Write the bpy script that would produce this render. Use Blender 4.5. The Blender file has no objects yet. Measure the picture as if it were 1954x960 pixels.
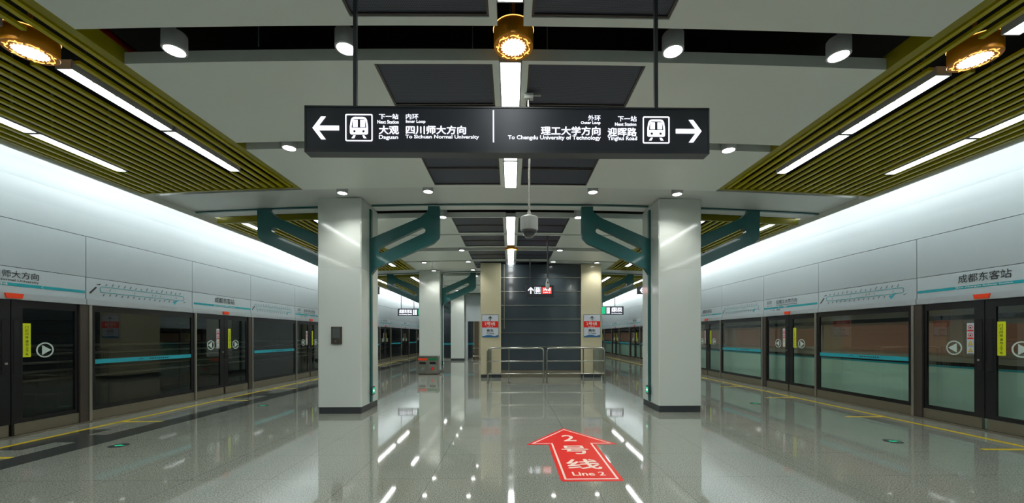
import bpy, math, random
from mathutils import Vector, Matrix
random.seed(7)
SC = bpy.context.scene
COL = SC.collection
PI = math.pi

# ------------------------------------------------------------------ camera, world, exposure
F, H = 760.0, 1.60                      # focal length in px of the 1954 px frame, eye height
YAW = math.radians(0.8)
U0, V0 = 975 + F*math.tan(YAW), 642.0
cd = bpy.data.cameras.new('camera'); cam = bpy.data.objects.new('camera', cd); COL.objects.link(cam)
cam.location = (0, 0, H); cam.rotation_euler = (Matrix.Rotation(-YAW, 3, 'Z') @ Matrix.Rotation(PI/2, 3, 'X') @ Matrix.Rotation(math.radians(-.1), 3, 'Z')).to_euler()
cd.sensor_fit = 'HORIZONTAL'; cd.sensor_width = 36; cd.lens = 36*F/1954
cd.shift_x = (977-U0)/1954; cd.shift_y = (V0-480)/1954; cd.clip_start = .02; cd.clip_end = 300
SC.camera = cam
w = bpy.data.worlds.new('world'); SC.world = w; w.use_nodes = True
w.node_tree.nodes['Background'].inputs[0].default_value = (.8, .9, 1, 1)
w.node_tree.nodes['Background'].inputs[1].default_value = .02
SC.view_settings.view_transform = 'Standard'; SC.view_settings.look = 'None'
SC.view_settings.gamma = 1; SC.view_settings.use_curve_mapping = False
SC.view_settings.exposure = 1.05
SC.cycles.use_denoising = True
SC.cycles.max_bounces = 10; SC.cycles.transparent_max_bounces = 12
SC.cycles.sample_clamp_indirect = 6
STRIP_E, COVE_E, SPOT_W, LENS_E, TEXT_E = 7.0, 13.0, 34.0, 10.0, .75

def px(u, v, Y):
    """point of the world plane y = Y that the pixel (u, v) shows"""
    dx = (u-U0)/F; dz = (V0-v)/F
    c, s = math.cos(YAW), math.sin(YAW)
    X, D = dx*c + s, -dx*s + c
    return X/D*Y, H + dz/D*Y

# ------------------------------------------------------------------ materials
def lin(c): return tuple((x/12.92 if x <= .04045 else ((x+.055)/1.055)**2.4) for x in c)
def rgb(r, g, b): return lin((r/255, g/255, b/255))
def sset(n, k, v):
    if k in n.inputs: n.inputs[k].default_value = v
def mat(name, col, rough=.5, metal=0, emit=None, es=0, var=.06, scale=6, spec=.5, coat=0, bump=0):
    m = bpy.data.materials.new(name); m.use_nodes = True; nt = m.node_tree; b = nt.nodes['Principled BSDF']
    b.inputs['Roughness'].default_value = rough; b.inputs['Metallic'].default_value = metal
    sset(b, 'Specular IOR Level', spec); sset(b, 'Coat Weight', coat); sset(b, 'Coat Roughness', .05)
    tc = nt.nodes.new('ShaderNodeTexCoord'); no = nt.nodes.new('ShaderNodeTexNoise'); no.inputs['Scale'].default_value = scale
    no.inputs['Detail'].default_value = 4
    nt.links.new(tc.outputs['Object'], no.inputs['Vector'])
    mx = nt.nodes.new('ShaderNodeMix'); mx.data_type = 'RGBA'
    mx.inputs[6].default_value = (*[c*(1-var) for c in col], 1); mx.inputs[7].default_value = (*[min(1, c*(1+var)) for c in col], 1)
    nt.links.new(no.outputs['Fac'], mx.inputs[0]); nt.links.new(mx.outputs[2], b.inputs['Base Color'])
    if emit:
        b.inputs['Emission Color'].default_value = (*emit, 1); b.inputs['Emission Strength'].default_value = es
    if bump:
        bp = nt.nodes.new('ShaderNodeBump'); bp.inputs['Strength'].default_value = bump; bp.inputs['Distance'].default_value = .002
        nt.links.new(no.outputs['Fac'], bp.inputs['Height']); nt.links.new(bp.outputs[0], b.inputs['Normal'])
    return m

M = {}
M['panel'] = mat('ceiling_white', rgb(226, 232, 226), .42, var=.02, scale=1.5)
M['beam'] = mat('beam_white', rgb(216, 220, 216), .35, var=.02, scale=1.5)
M['wall'] = mat('wall_white', rgb(160, 171, 174), .38, var=.015, scale=1)
M['fascia'] = mat('fascia_white', rgb(174, 186, 190), .35, var=.015, scale=1)
M['lip'] = mat('lip_grey', rgb(176, 184, 188), .35, .3)
M['column'] = mat('enamel_white', rgb(206, 214, 208), .12, var=.015, scale=2, coat=.4)
M['joint'] = mat('joint_dark', rgb(70, 78, 78), .6)
M['plinth'] = mat('plinth_dark', rgb(58, 62, 66), .3)
M['teal'] = mat('bracket_teal', rgb(14, 88, 88), .3, var=.12, scale=9, coat=.3)
M['olive'] = mat('olive_aluminium', rgb(184, 172, 10), .35, .0, var=.08)
M['olive_d'] = mat('olive_frame', rgb(150, 142, 16), .35, .0, var=.08)
M['void'] = mat('plenum_black', rgb(26, 24, 27), .9)
M['steel'] = mat('stainless', rgb(190, 190, 182), .22, 1)
M['steel_b'] = mat('brushed_steel', rgb(140, 134, 118), .38, .75)
M['bronze'] = mat('dark_bronze', rgb(92, 84, 78), .35, .6)
M['silver'] = mat('silver_post', rgb(180, 176, 166), .3, .85)
M['black'] = mat('black_frame', rgb(22, 22, 26), .25, spec=.6)
M['slot'] = mat('slot_black', rgb(4, 4, 6), .5)
M['signbox'] = mat('sign_charcoal', rgb(58, 61, 70), .32, .2)
M['white_led'] = mat('lit_white', (.9, .92, 1), .5, emit=(.88, .9, 1), es=TEXT_E)
M['red_led'] = mat('lit_red', rgb(230, 60, 50), .5, emit=rgb(235, 60, 50), es=.5)
M['green_led'] = mat('lit_green', rgb(20, 170, 120), .5, emit=rgb(20, 190, 130), es=.35)
M['tube'] = mat('strip_diffuser', (1, 1, 1), .5, emit=(.97, 1, .96), es=STRIP_E)
M['cove'] = mat('cove_tube', (1, 1, 1), .5, emit=(.95, 1, 1), es=COVE_E)
M['lens'] = mat('downlight_lens', (1, 1, 1), .5, emit=(1, .99, .95), es=LENS_E)
M['can'] = mat('downlight_can', rgb(196, 198, 200), .35, .2)
M['gold'] = mat('gold_drum', rgb(206, 134, 8), .3, .3, var=.1)
M['goldglow'] = mat('gold_glow', rgb(255, 225, 150), .4, emit=rgb(255, 200, 100), es=.9)
M['lampglow'] = mat('lamp_glow', (1, 1, .95), .4, emit=(1, .95, .8), es=2.5)
M['text'] = mat('print_black', rgb(36, 42, 44), .5)
M['tick'] = mat('print_grey', rgb(96, 108, 112), .5)
M['cyan'] = mat('band_cyan', rgb(34, 168, 186), .4)
M['band'] = mat('band_teal', rgb(20, 150, 160), .4)
M['yellow'] = mat('tag_yellow', rgb(214, 226, 10), .45)
M['yline'] = mat('floor_yellow', rgb(206, 178, 20), .4, var=.25, scale=14)
M['red'] = mat('decal_red', rgb(224, 22, 2), .35, var=.05)
M['orange'] = mat('indicator_orange', rgb(236, 66, 20), .35)
M['white'] = mat('print_white', rgb(228, 222, 216), .45)
M['decalw'] = mat('decal_white', rgb(240, 214, 200), .4)
M['frost'] = mat('frosted_sign', rgb(196, 214, 206), .5)
M['signw'] = mat('plate_white', rgb(196, 204, 214), .35)
M['blue'] = mat('plate_blue', rgb(20, 96, 150), .4)
M['beige'] = mat('beige_stone', rgb(196, 190, 160), .14, var=.05, scale=3, coat=.3)
M['bluegrey'] = mat('dark_glazed_panel', rgb(58, 68, 74), .16, var=.1, scale=2, coat=.4)
M['mint'] = mat('train_mint', rgb(205, 238, 222), .3, var=.05, scale=2)
M['brown'] = mat('train_side_brown', rgb(186, 150, 128), .25, var=.08, scale=1)
M['litwin'] = mat('train_window_lit', rgb(110, 84, 70), .15, var=.1, scale=1, emit=rgb(150, 110, 86), es=.09)
M['tan'] = mat('train_tan', rgb(184, 170, 156), .3)
M['tunnel'] = mat('tunnel_concrete', rgb(66, 68, 66), .9, var=.3, scale=2)
M['rail'] = mat('rail_steel', rgb(120, 112, 104), .4, .8)
M['redpipe'] = mat('red_pipe', rgb(150, 16, 16), .4)
M['camgrey'] = mat('camera_shell', rgb(190, 194, 190), .35)
M['domeglass'] = mat('dome_smoke', rgb(70, 74, 78), .05, coat=1)
M['dgranite'] = mat('dark_granite', rgb(62, 66, 64), .14, var=.35, scale=90)
M['lgranite'] = mat('light_granite', rgb(134, 138, 130), .14, var=.3, scale=90)
M['greenlbl'] = mat('label_green', rgb(10, 120, 70), .5)
M['door'] = mat('corridor_brown', rgb(120, 108, 88), .4)

def glass(name, tint, refl=1.45, rough=0.0):
    m = bpy.data.materials.new(name); m.use_nodes = True; nt = m.node_tree; nt.nodes.clear()
    out = nt.nodes.new('ShaderNodeOutputMaterial'); mix = nt.nodes.new('ShaderNodeMixShader')
    tr = nt.nodes.new('ShaderNodeBsdfTransparent'); gl = nt.nodes.new('ShaderNodeBsdfGlossy'); fr = nt.nodes.new('ShaderNodeFresnel')
    no = nt.nodes.new('ShaderNodeTexNoise'); no.inputs['Scale'].default_value = .6
    ma = nt.nodes.new('ShaderNodeMapRange'); ma.inputs[3].default_value = refl-.04; ma.inputs[4].default_value = refl+.04
    nt.links.new(no.outputs['Fac'], ma.inputs[0]); nt.links.new(ma.outputs[0], fr.inputs['IOR'])
    tr.inputs[0].default_value = (*tint, 1); gl.inputs[0].default_value = (.9, .95, .95, 1); gl.inputs['Roughness'].default_value = rough
    ge = nt.nodes.new('ShaderNodeNewGeometry'); sb = nt.nodes.new('ShaderNodeMath'); sb.operation = 'SUBTRACT'; sb.use_clamp = True
    nt.links.new(fr.outputs[0], sb.inputs[0]); nt.links.new(ge.outputs['Backfacing'], sb.inputs[1])   # one reflection per pane
    nt.links.new(sb.outputs[0], mix.inputs[0]); nt.links.new(tr.outputs[0], mix.inputs[1]); nt.links.new(gl.outputs[0], mix.inputs[2])
    nt.links.new(mix.outputs[0], out.inputs[0]); return m
M['glass'] = glass('screen_glass', (.86, .9, .88), 1.8)

def floor_mat():
    m = bpy.data.materials.new('polished_granite'); m.use_nodes = True; nt = m.node_tree; b = nt.nodes['Principled BSDF']
    N = nt.nodes.new; L = nt.links.new
    tc = N('ShaderNodeTexCoord')
    n1 = N('ShaderNodeTexNoise'); n1.inputs['Scale'].default_value = 75; n1.inputs['Detail'].default_value = 6; n1.inputs['Roughness'].default_value = .8
    L(tc.outputs['Object'], n1.inputs['Vector'])
    cr = N('ShaderNodeValToRGB'); L(n1.outputs['Fac'], cr.inputs[0])
    e = cr.color_ramp.elements; e[0].position = .40; e[0].color = (*rgb(88, 92, 84), 1); e[1].position = .60; e[1].color = (*rgb(170, 175, 164), 1)
    n2 = N('ShaderNodeTexNoise'); n2.inputs['Scale'].default_value = .35; n2.inputs['Detail'].default_value = 2
    L(tc.outputs['Object'], n2.inputs['Vector'])
    mr = N('ShaderNodeMapRange'); mr.inputs[3].default_value = .9; mr.inputs[4].default_value = 1.1; L(n2.outputs['Fac'], mr.inputs[0])
    mu = N('ShaderNodeMix'); mu.data_type = 'RGBA'; mu.blend_type = 'MULTIPLY'; mu.inputs[0].default_value = 1
    L(cr.outputs[0], mu.inputs[6]); L(mr.outputs[0], mu.inputs[7])
    br = N('ShaderNodeTexBrick'); br.offset = 0; br.inputs['Scale'].default_value = 1
    br.inputs['Brick Width'].default_value = .9; br.inputs['Row Height'].default_value = .9; br.inputs['Mortar Size'].default_value = .0035
    br.inputs['Color1'].default_value = (1, 1, 1, 1); br.inputs['Color2'].default_value = (.93, .93, .93, 1); br.inputs['Mortar'].default_value = (.45, .45, .45, 1)
    L(tc.outputs['Object'], br.inputs['Vector'])
    m2 = N('ShaderNodeMix'); m2.data_type = 'RGBA'; m2.blend_type = 'MULTIPLY'; m2.inputs[0].default_value = .8
    L(mu.outputs[2], m2.inputs[6]); L(br.outputs['Color'], m2.inputs[7]); L(m2.outputs[2], b.inputs['Base Color'])
    b.inputs['Roughness'].default_value = .045; b.inputs['IOR'].default_value = 1.9
    return m
M['floor'] = floor_mat()

def mesh_mat():
    m = bpy.data.materials.new('expanded_mesh'); m.use_nodes = True; nt = m.node_tree; b = nt.nodes['Principled BSDF']
    N = nt.nodes.new; L = nt.links.new
    tc = N('ShaderNodeTexCoord'); br = N('ShaderNodeTexBrick'); br.inputs['Scale'].default_value = 1
    br.inputs['Brick Width'].default_value = .02; br.inputs['Row Height'].default_value = .012; br.inputs['Mortar Size'].default_value = .0022
    br.inputs['Color1'].default_value = (*rgb(10, 11, 15), 1); br.inputs['Color2'].default_value = (*rgb(15, 16, 22), 1); br.inputs['Mortar'].default_value = (*rgb(92, 98, 118), 1)
    L(tc.outputs['Object'], br.inputs['Vector']); L(br.outputs['Color'], b.inputs['Base Color']); b.inputs['Roughness'].default_value = .5
    return m
M['mesh'] = mesh_mat()

# ------------------------------------------------------------------ mesh helpers
class MB:
    def __init__(s): s.v = []; s.f = []; s.sm = []
    def add(s, vs, fs, smooth=False):
        n = len(s.v); s.v += [tuple(v) for v in vs]
        for f in fs: s.f.append([i+n for i in f]); s.sm.append(smooth)
        return s
    def box(s, x0, x1, y0, y1, z0, z1):
        x0, x1 = sorted((x0, x1)); y0, y1 = sorted((y0, y1)); z0, z1 = sorted((z0, z1))
        vs = [(x, y, z) for z in (z0, z1) for y in (y0, y1) for x in (x0, x1)]
        return s.add(vs, [(0, 2, 3, 1), (4, 5, 7, 6), (0, 1, 5, 4), (2, 6, 7, 3), (0, 4, 6, 2), (1, 3, 7, 5)])
    def bbox(s, x0, x1, y0, y1, z0, z1, b=.01):
        """box with bevelled vertical edges"""
        x0, x1 = sorted((x0, x1)); y0, y1 = sorted((y0, y1))
        p = [(x0+b, y0), (x1-b, y0), (x1, y0+b), (x1, y1-b), (x1-b, y1), (x0+b, y1), (x0, y1-b), (x0, y0+b)]
        return s.prism(p, 'z', z0, z1)
    def arch(s, x0, x1, y0, y1, z0, z1, step=.5):
        """box whose top and bottom follow the ceiling's flat arch across the platform"""
        n = max(1, int(abs(x1-x0)/step)); xs = [x0+(x1-x0)*i/n for i in range(n+1)]
        vs = []
        for x in xs:
            d = drop(x)
            vs += [(x, y0, z0-d), (x, y1, z0-d), (x, y1, z1-d), (x, y0, z1-d)]
        fs = [(0, 1, 2, 3), tuple(4*n+i for i in (3, 2, 1, 0))]
        for i in range(n):
            a = 4*i; c = a+4
            for k in range(4): fs.append((a+k, c+k, c+(k+1) % 4, a+(k+1) % 4))
        return s.add(vs, fs)
    def prism(s, poly, ax, a, b):
        def P(p, t): return {'z': (p[0], p[1], t), 'y': (p[0], t, p[1]), 'x': (t, p[0], p[1])}[ax]
        n = len(poly); vs = [P(p, a) for p in poly]+[P(p, b) for p in poly]
        fs = [tuple(range(n))[::-1], tuple(range(n, 2*n))]+[(i, (i+1) % n, n+(i+1) % n, n+i) for i in range(n)]
        return s.add(vs, fs)
    def cyl(s, c, r, z0, z1, n=24, r2=None, cap=True):
        r2 = r if r2 is None else r2
        vs = [(c[0]+r*math.cos(2*PI*i/n), c[1]+r*math.sin(2*PI*i/n), z0) for i in range(n)]
        vs += [(c[0]+r2*math.cos(2*PI*i/n), c[1]+r2*math.sin(2*PI*i/n), z1) for i in range(n)]
        s.add(vs, [(i, (i+1) % n, n+(i+1) % n, n+i) for i in range(n)], True)
        if cap: s.add(vs, [tuple(range(n))[::-1], tuple(range(n, 2*n))])
        return s
    def lathe(s, c, prof, n=28):
        vs = []
        for r, z in prof: vs += [(c[0]+r*math.cos(2*PI*i/n), c[1]+r*math.sin(2*PI*i/n), z) for i in range(n)]
        fs = []
        for k in range(len(prof)-1):
            for i in range(n): fs.append((k*n+i, k*n+(i+1) % n, (k+1)*n+(i+1) % n, (k+1)*n+i))
        return s.add(vs, fs, True)
    def tube(s, pts, r, n=10):
        pts = [Vector(p) for p in pts]; rings = []
        for i, p in enumerate(pts):
            t = (pts[min(i+1, len(pts)-1)]-pts[max(i-1, 0)]).normalized()
            a = Vector((0, 0, 1)) if abs(t.z) < .9 else Vector((1, 0, 0))
            u = t.cross(a).normalized(); v = t.cross(u)
            rings.append([p+r*(u*math.cos(2*PI*k/n)+v*math.sin(2*PI*k/n)) for k in range(n)])
        vs = [v for R in rings for v in R]; fs = []
        for i in range(len(pts)-1):
            for k in range(n): fs.append((i*n+k, i*n+(k+1) % n, (i+1)*n+(k+1) % n, (i+1)*n+k))
        s.add(vs, fs, True); m = (len(pts)-1)*n
        s.add([vs[i] for i in range(n)], [tuple(range(n))[::-1]]); s.add([vs[m+i] for i in range(n)], [tuple(range(n))])
        return s
    def mesh(s, me, M4):
        """append a (verts, faces) pair placed by a matrix"""
        return s.add([tuple(M4 @ Vector(v)) for v in me[0]], me[1])

def link(name, mb, m, parent=None, loc=None):
    base = Vector((0, 0, 0))
    if parent is not None:
        r = parent
        while r.parent: r = r.parent
        base = r.location
    elif loc is not None: base = Vector(loc)
    me = bpy.data.meshes.new(name)
    me.from_pydata([tuple(Vector(v)-base) for v in mb.v], [], mb.f); me.validate()
    if len(me.polygons) == len(mb.sm): me.polygons.foreach_set('use_smooth', mb.sm)
    me.materials.append(M[m] if isinstance(m, str) else m)
    me.update()
    if any(mb.sm): me.set_sharp_from_angle(angle=math.radians(38))
    o = bpy.data.objects.new(name, me); COL.objects.link(o)
    if parent is not None: o.parent = parent
    elif loc is not None: o.location = base
    return o
def tag(o, label=None, cat=None, group=None, kind=None):
    if label: o['label'] = label
    if cat: o['category'] = cat
    if group: o['group'] = group
    if kind: o['kind'] = kind
    return o
def thing(name, loc, label, cat, group=None, kind=None):
    o = bpy.data.objects.new(name, None); COL.objects.link(o); o.location = loc; o.empty_display_size = .1
    return tag(o, label, cat, group, kind)
def dup(o, parent=None):
    c = o.copy(); COL.objects.link(c)
    if parent is not None: c.parent = parent
    for ch in o.children: dup(ch, c)
    return c
def struct(name, mb, m): return tag(link(name, mb, m), kind='structure')

# text and flat outlines, turned into plain meshes
_cache = {}
def curve_mesh(c):
    o = bpy.data.objects.new('tmp', c); COL.objects.link(o)
    dg = bpy.context.evaluated_depsgraph_get(); me = bpy.data.meshes.new_from_object(o.evaluated_get(dg))
    r = ([tuple(v.co) for v in me.vertices], [tuple(p.vertices) for p in me.polygons])
    bpy.data.objects.remove(o); bpy.data.meshes.remove(me); bpy.data.curves.remove(c)
    return r
def text2d(s, bold=.0):
    if (s, bold) in _cache: return _cache[s, bold]
    if bold and any(ord(ch) > 0x2000 for ch in s):      # heavier strokes without swelling the outlines into each other
        v, f = text2d(s, 0); V, Fc = [], []
        for k, (dx, dy) in enumerate(((0, 0), (bold, 0), (-bold, 0), (0, bold), (0, -bold))):
            n = len(V); V += [(x+dx, y+dy, z+k*.0003) for x, y, z in v]; Fc += [tuple(i+n for i in q) for q in f]
        _cache[s, bold] = (V, Fc); return V, Fc
    c = bpy.data.curves.new('t', 'FONT'); c.body = s; c.extrude = .0; c.offset = bold; c.resolution_u = 3; c.fill_mode = 'FRONT'
    r = curve_mesh(c); _cache[s, bold] = r; return r
def shape2d(polys, th):
    c = bpy.data.curves.new('t', 'CURVE'); c.dimensions = '2D'; c.fill_mode = 'BOTH'; c.extrude = th/2
    for p in polys:
        sp = c.splines.new('POLY'); sp.points.add(len(p)-1); sp.use_cyclic_u = True
        for q, a in zip(sp.points, p): q.co = (a[0], a[1], 0, 1)
    return curve_mesh(c)
def frame4(o, R, U):
    R, U, o = Vector(R), Vector(U), Vector(o); N = R.cross(U)
    return Matrix(((R.x, U.x, N.x, o.x), (R.y, U.y, N.y, o.y), (R.z, U.z, N.z, o.z), (0, 0, 0, 1)))
def fit(mb, me, M4, u0, u1, v0, v1):
    """append a 2D mesh scaled into the rectangle (u0..u1, v0..v1) of a frame"""
    xs = [v[0] for v in me[0]]; ys = [v[1] for v in me[0]]
    a, b, c, d = min(xs), max(xs), min(ys), max(ys)
    sx = (u1-u0)/(b-a) if b > a else 1; sy = (v1-v0)/(d-c) if d > c else 1
    mb.mesh(([(u0+(x-a)*sx, v0+(y-c)*sy, z) for x, y, z in me[0]], me[1]), M4)
def rnd(p, rad, n=5):
    """polygon with rounded corners; rad = one radius or one per corner"""
    out = []; N = len(p)
    for i in range(N):
        r = rad[i] if isinstance(rad, (list, tuple)) else rad
        a, b, c = Vector(p[i-1]), Vector(p[i]), Vector(p[(i+1) % N])
        if r <= 0: out.append(tuple(b)); continue
        d1 = (a-b).normalized(); d2 = (c-b).normalized(); ang = d1.angle(d2)
        t = min(r/math.tan(ang/2), (a-b).length*.49, (c-b).length*.49)
        A, B = b+d1*t, b+d2*t
        for k in range(n+1):
            s = k/n; out.append(tuple(A*(1-s)**2+b*2*s*(1-s)+B*s*s))
    return out
def rect(x0, x1, y0, y1): return [(x0, y0), (x1, y0), (x1, y1), (x0, y1)]

C0 = {-1: 6.5, 1: 6.63}
K = .0042
def drop(x): return K*x*x
PZ = H+2.86        # underside of the leaf panels at the platform's middle
SZ = H+2.94        # underside of the cross beams
XIN, XOUT, XW = 3.95, 6.89, 8.0
ORD = ['first', 'second', 'third', 'fourth', 'fifth', 'sixth', 'seventh', 'eighth', 'ninth', 'tenth', 'eleventh', 'twelfth']
BAYS = [0.0, 9.1, 18.2, 27.3]
Y_END = 46.0
SIDE = {-1: 'left', 1: 'right'}

# ------------------------------------------------------------------ the setting
struct('floor', MB().box(-XW, XW, -5, Y_END, -.3, 0), 'floor')
b = MB(); b.box(-12.2, -XW-.12, -5, Y_END, -1.5, -1.2); b.box(XW+.12, 12.2, -5, Y_END, -1.5, -1.2)
struct('floor_trackbed', b, 'tunnel')
b = MB(); b.box(-XW, -XW-.12, -5, Y_END, -1.5, -.001); b.box(XW, XW+.12, -5, Y_END, -1.5, -.001)
struct('wall_platform_edge', b, 'tunnel')
struct('ceiling', MB().box(-12.2, 12.2, -5, Y_END, 5.25, 5.4), 'void')
for s in (-1, 1):
    n = SIDE[s]
    struct('wall_tunnel_'+n, MB().box(s*12.2, s*12.4, -5, Y_END, -1.5, 5.4), 'tunnel')
    b = MB()
    # tall cove wall, leaning in a little at the top like a vault
    prof = [(8.0, 3.505), (8.0, 3.9), (7.985, 4.2), (7.94, 4.5), (7.85, 4.8), (7.7, 5.05), (7.5, 5.245)]
    q = prof+[(x+.1, z) for x, z in prof[::-1]]
    b.prism([(s*x, z) for x, z in q], 'y', -5, Y_END)
    struct('wall_'+n, b, 'wall')
    struct('wall_%s_backing' % n, MB().box(s*8.035, s*8.1, -5, Y_END, 2.24, 3.5), 'joint')
    b = MB()
    for k in range(-2, 9):
        c = C0[s]+4.75*k
        for y0, y1 in ((c-1.13, c+1.1), (c+1.115, c+3.607)):
            b.box(s*8.0, s*8.03, max(-5, y0+.004), min(Y_END, y1+.004), 2.737, 3.495)
    struct('wall_%s_panelling' % n, b, 'wall')
b = MB(); b.box(-12.2, 12.2, Y_END, Y_END+.2, -1.5, 5.4); struct('wall_back', b, 'wall')
b = MB(); b.box(-12.2, 12.2, -5.2, -5, -1.5, 5.4); struct('wall_front', b, 'wall')

# floor markings
for s in (-1, 1):
    n = SIDE[s]
    tag(link('safety_line', MB().box(s*7.33, s*7.42, -4.9, Y_END-.1, .0, .0025), 'yline'),
        'long yellow safety line along the %s screen doors' % ('dark' if s < 0 else 'train side'), 'floor line')
    b = MB()
    b.box(s*7.86, s*7.99, -4.9, Y_END-.1, 0, .012)
    struct('trim_threshold_'+n, b, 'steel_b')
    for k in range(-1, 6):
        c = C0[s]+4.75*k
        b = MB()
        for e in (-1, 1):
            b.prism([(s*7.33, c+e*1.14-.05), (s*6.62, c+e*1.14-.02), (s*6.62, c+e*1.14+.05), (s*7.33, c+e*1.14+.03)], 'z', 0, .0022)
        tag(link('queue_line', b, 'yline'), 'pair of yellow queue lines before the %s screen door, %s' % (
            ORD[k+1], 'unlit track side' if s < 0 else 'train side'), 'floor line', 'yellow queue lines at the screen doors')
        if s < 0:
            b = MB(); b.prism([(-7.33, c-.77), (-6.94, c-.77), (-6.94, c-.35), (-6.60, c-.35), (-6.60, c+.1), (-6.93, c+.1), (-6.93, c+.5), (-7.33, c+.5)], 'z', 0, .0015)
            tag(link('floor_inlay', b, 'dgranite'), 'dark granite arrow inlay before the %s screen door beside the unlit track' % ORD[k+1], 'floor inlay', 'dark granite arrows at the screen doors')
        b = MB()
        for e in (-.75, 0.0, .55):
            b.prism([(s*7.55, c+e), (s*7.8, c+e-.06), (s*7.8, c+e+.02), (s*7.55, c+e+.1)], 'z', 0, .0016)
        tag(link('threshold_mark', b, 'lgranite'), 'pale arrow marks at the foot of the %s screen door, %s' % (
            ORD[k+1], 'unlit track side' if s < 0 else 'train side'), 'floor mark', 'pale marks at the screen door feet')
struct('trim_1', MB().box(-6.62, -6.16, -4.9, Y_END-.1, 0, .0012), 'dgranite')
struct('trim_2', MB().box(6.665, 6.68, -4.9, Y_END-.1, 0, .0012), 'joint')

# ------------------------------------------------------------------ track side: train on the right, rails on the left
def train(y0, y1, which):
    t = thing('train_car', (9.8, y0, -1.2), 'mint and brown train car standing behind the glass, %s' % which, 'train')
    x0, x1 = 8.42, 11.2
    b = MB(); b.prism([(x0+.03, -.85), (x0, .0), (x0, .985), (x1, .985), (x1, 0), (x1-.03, -.85)], 'y', y0, y1); link('body', b, 'mint', t)
    link('teal_stripe', MB().box(x0-.004, x0+.05, y0, y1, .987, 1.02), 'cyan', t)
    link('dark_band', MB().box(x0, x1, y0, y1, 1.022, 1.09), 'black', t)
    link('waist_rail', MB().box(x0, x1, y0, y1, 1.092, 1.2), 'tan', t)
    link('side_wall', MB().box(x0+.02, x1, y0, y1, 1.202, 1.9), 'brown', t)
    n = int((y1-y0)/4.75)
    for k in range(n):
        c = y0+1.6+4.75*k
        link('window', MB().box(x0, x0+.018, c+1.0, c+3.4, 1.26, 1.84), 'litwin', t)
        d = link('sliding_door', MB().box(x0-.006, x0+.018, c-.7, c+.7, 1.21, 1.88), 'tan', t)
        link('door_window', MB().box(x0-.01, x0-.007, c-.55, c+.55, 1.3, 1.8), 'litwin', d)
    link('cant_rail', MB().box(x0, x1, y0, y1, 1.902, 1.99), 'black', t)
    link('roof', MB().prism([(x0, 1.992), (x0, 2.12), (x0+.25, 2.5), (x0+.7, 2.7), (x1-.7, 2.7), (x1-.25, 2.5), (x1, 2.12), (x1, 1.992)], 'y', y0, y1), 'tan', t)
    for c in (y0+2.5, y1-2.5):
        bg = MB().box(x0+.4, x1-.4, c-1.2, c+1.2, -1.0, -.87)
        for e in (-.85, .85):
            for x in (x0+.65, x1-.8): bg.tube([(x, c+e, -.78-.0), (x+.14, c+e, -.78)], .40, 20)
        link('bogie', bg, 'void', t)
train(-4.5, 20.4, 'nearer of the two cars')
train(20.9, 45.6, 'farther of the two cars')
for s, x in ((-1, -9.1), (-1, -10.6)):
    b = MB().box(x-.035, x+.035, -4.9, Y_END-.1, -1.2, -1.04).box(x-.07, x+.07, -4.9, Y_END-.1, -1.2, -1.17)
    tag(link('running_rail', b, 'rail', loc=(x, 0, -1.2)), 'steel running rail on the empty track, %s the platform' % ('close to' if x > -10 else 'far from'), 'rail')
tr = thing('cable_tray', (-12.1, 20, .6), 'row of grey cables along the dark tunnel wall behind the glass', 'cable tray')
for k in range(5):
    link('cable', MB().tube([(-12.08, -4.5, .5+.22*k), (-12.08, Y_END-.5, .5+.22*k)], .035, 8), 'tan', tr)

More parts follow.
